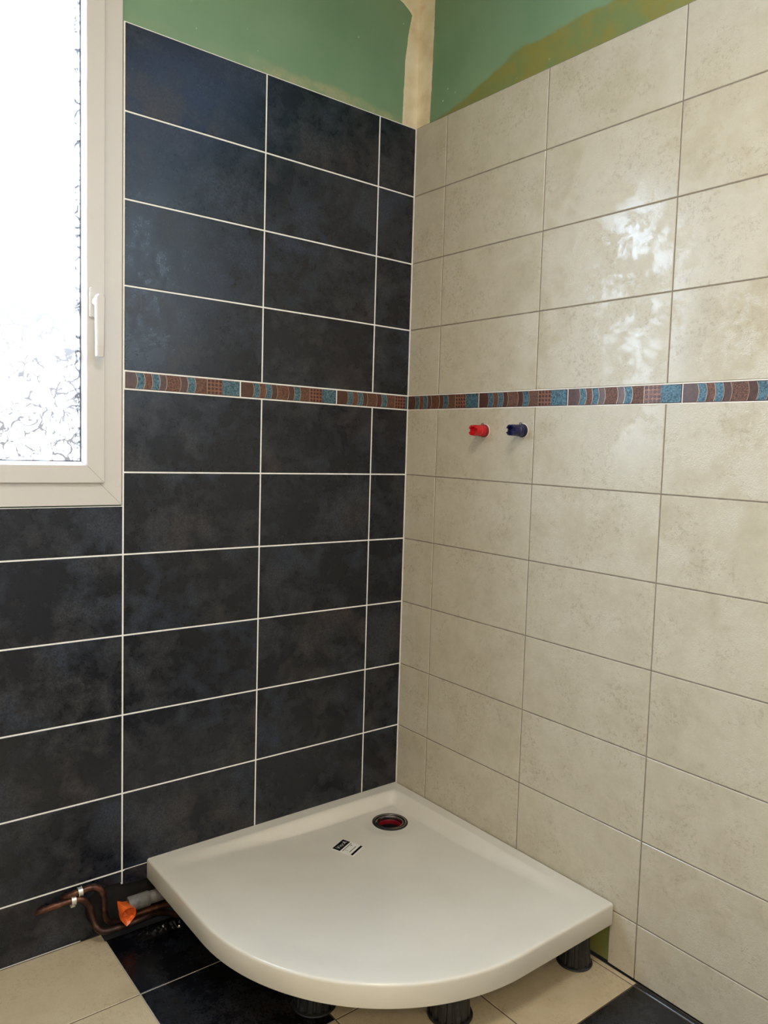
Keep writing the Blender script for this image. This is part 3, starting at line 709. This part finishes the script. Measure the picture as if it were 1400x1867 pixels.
def clip(P_, idx, lbl):
    path = smooth_path(P_, 7); i = idx; p = path[i]; d = (path[i + 1] - path[i - 1]).normalized(); bm = bmesh.new()
    x = Vector((0, 1, 0)); x = (x - d * x.dot(d)).normalized(); y = d.cross(x); N = 20; r0, r1 = PR + 0.0006, PR + 0.0026; hw = 0.0055
    for (w0, w1, ra, rb_) in ((-hw, hw, r0, r1), (-hw, -hw + 0.002, r1, r1 + 0.0014), (hw - 0.002, hw, r1, r1 + 0.0014)):
        prev = None
        for k in range(N + 1):
            a = math.radians(35 + 290 * k / N); dr = x * math.cos(a) + y * math.sin(a)
            row = [bm.verts.new(p + d * w + dr * r) for w, r in ((w0, ra), (w1, ra), (w1, rb_), (w0, rb_))]
            if prev:
                for q in range(4): bm.faces.new([prev[q], prev[(q + 1) % 4], row[(q + 1) % 4], row[q]])
            else: bm.faces.new(row)
            prev = row
        bm.faces.new(prev)
    # foot tab on the wall with screw head
    zt_ = p + Vector((0, 0, -r1 - 0.004)); box(bm, zt_.x - hw, zt_.x + hw, -0.012, 0.002, zt_.z - 0.006, zt_.z + 0.007)
    lathe(bm, [(0, 0.004), (0.004, 0.003), (0.0048, 0)], Matrix.Translation((zt_.x, -0.012, zt_.z)) @ Matrix.Rotation(math.radians(90), 4, 'X'), 16)
    o = obj('pipe_clip', bm, 'clip', None, smooth=True, origin=Vector((p.x, -0.001, p.z)))
    tag(o, lbl, 'pipe clip')
clip(P1, 19, 'upper silver saddle clip holding the copper pipe on the dark wall')
clip(P2, 26, 'lower silver saddle clip holding the second copper pipe just below the other clip')

# grey waste pipe with collar, orange film cap
A = ray(236, 1649, 1, -0.045); B = ray(330, 1617, 1, -0.050); d = (B - A).normalized()
waste = empty('waste_pipe', Vector((A.x, A.y, A.z)))
tag(waste, 'dusty grey plastic waste pipe running under the shower tray', 'pipe')
bm = bmesh.new(); tube(bm, [A + d * k * 0.05 for k in range(12)], 0.0170, 32); obj('pipe_body', bm, 'pvc_grey', waste, smooth=True)
bm = bmesh.new(); tube(bm, [A - d * 0.004, A, A + d * 0.002, A + d * 0.052, A + d * 0.054], 0.0200, 32, rf=lambda q: 1.0 if 0.01 < q < 0.99 else 0.93); obj('pipe_collar', bm, 'pvc_grey', waste, smooth=True)
# orange film: crumpled tapering bag gathered over the pipe mouth, opening towards the viewer
bm = bmesh.new(); c0_ = A - d * 0.001
u_ = Vector((0, 0, 1)); u_ = (u_ - d * u_.dot(d)).normalized(); s_ = d.cross(u_)
tip = ray(231, 1690, 1, -0.066)
rim_px = [(213.5, 1643), (222, 1643.5), (232, 1642.5), (241, 1648), (248, 1655), (248.5, 1664), (246, 1673), (238, 1683), (231, 1689), (224, 1682), (219, 1676), (217, 1660)]
front = [ray(u, v, 1, yy) for (u, v), yy in zip([(221, 1673), (224, 1664), (230, 1657.5), (239, 1654.5), (247.5, 1655.5), (248.5, 1663), (245.5, 1672), (238, 1682), (231, 1689), (226, 1684), (221, 1678), (220.5, 1675)], [-.074, -.078, -.082, -.084, -.080, -.076, -.072, -.074, -.076, -.076, -.074, -.074])]
back = [ray(u, v, 1, yy) for (u, v), yy in zip([(216, 1662), (214.5, 1652), (213.5, 1643), (222, 1644), (234, 1642.5), (246, 1651), (248.5, 1662), (240, 1674), (231, 1684), (224, 1681), (219, 1676), (217, 1669)], [-.055, -.052, -.048, -.040, -.034, -.036, -.040, -.060, -.071, -.071, -.066, -.060])]
fv = [bm.verts.new(p) for p in front]; bv = [bm.verts.new(p) for p in back]; nn = len(fv)
cen = sum(front, Vector()) / nn; inner = [bm.verts.new(cen + (p - cen) * 0.62 + Vector((0.004, 0.012 + 0.003 * math.sin(i * 2.3), 0))) for i, p in enumerate(front)]; cc = bm.verts.new(cen + Vector((0.002, 0.009, -0.003)))
for i in range(nn):
    j = (i + 1) % nn; bm.faces.new([bv[i], bv[j], fv[j], fv[i]]); bm.faces.new([fv[i], fv[j], inner[j], inner[i]]); bm.faces.new([inner[i], inner[j], cc])
bm.faces.new(bv)
bmesh.ops.subdivide_edges(bm, edges=bm.edges[:], cuts=1, use_grid_fill=True)
for v_ in bm.verts: v_.co += Vector((noise.noise(v_.co * 160), noise.noise(v_.co * 160 + Vector((9, 0, 0))), noise.noise(v_.co * 160 + Vector((0, 9, 0))))) * 0.0012
o = obj('pipe_cover', bm, 'orange', None, origin=A); tag(o, 'torn orange plastic cover gathered over the end of the grey pipe', 'pipe cover')
# crumpled dark plastic film on the edge of the floor
bm = bmesh.new(); grid = []
for i in range(46):
    row = []
    for j in range(9):
        x = -0.955 + 0.20 * i / 45; y = -0.060 - 0.042 * j / 8
        a = max(0, math.sin(math.pi * i / 45)) ** 0.5 * math.sin(math.pi * (j + 0.3) / 8.6)
        z = 0.0015 + max(0, a) * (0.004 + 0.016 * abs(noise.noise(Vector((x * 60, y * 90, 1)))) + 0.010 * abs(noise.noise(Vector((x * 160, y * 160, 4)))))
        row.append(bm.verts.new((x, y + 0.006 * noise.noise(Vector((x * 30, 0, j * 0.2))), z)))
    grid.append(row)
for i in range(45):
    for j in range(8): bm.faces.new([grid[i][j], grid[i + 1][j], grid[i + 1][j + 1], grid[i][j + 1]])
bmesh.ops.solidify(bm, geom=bm.faces[:], thickness=0.0005)
o = obj('plastic_film', bm, 'film', None, origin=Vector((-0.88, -0.08, 0.0))); tag(o, 'crumpled shiny dark plastic film lying beside the pipes on the floor', 'plastic film')
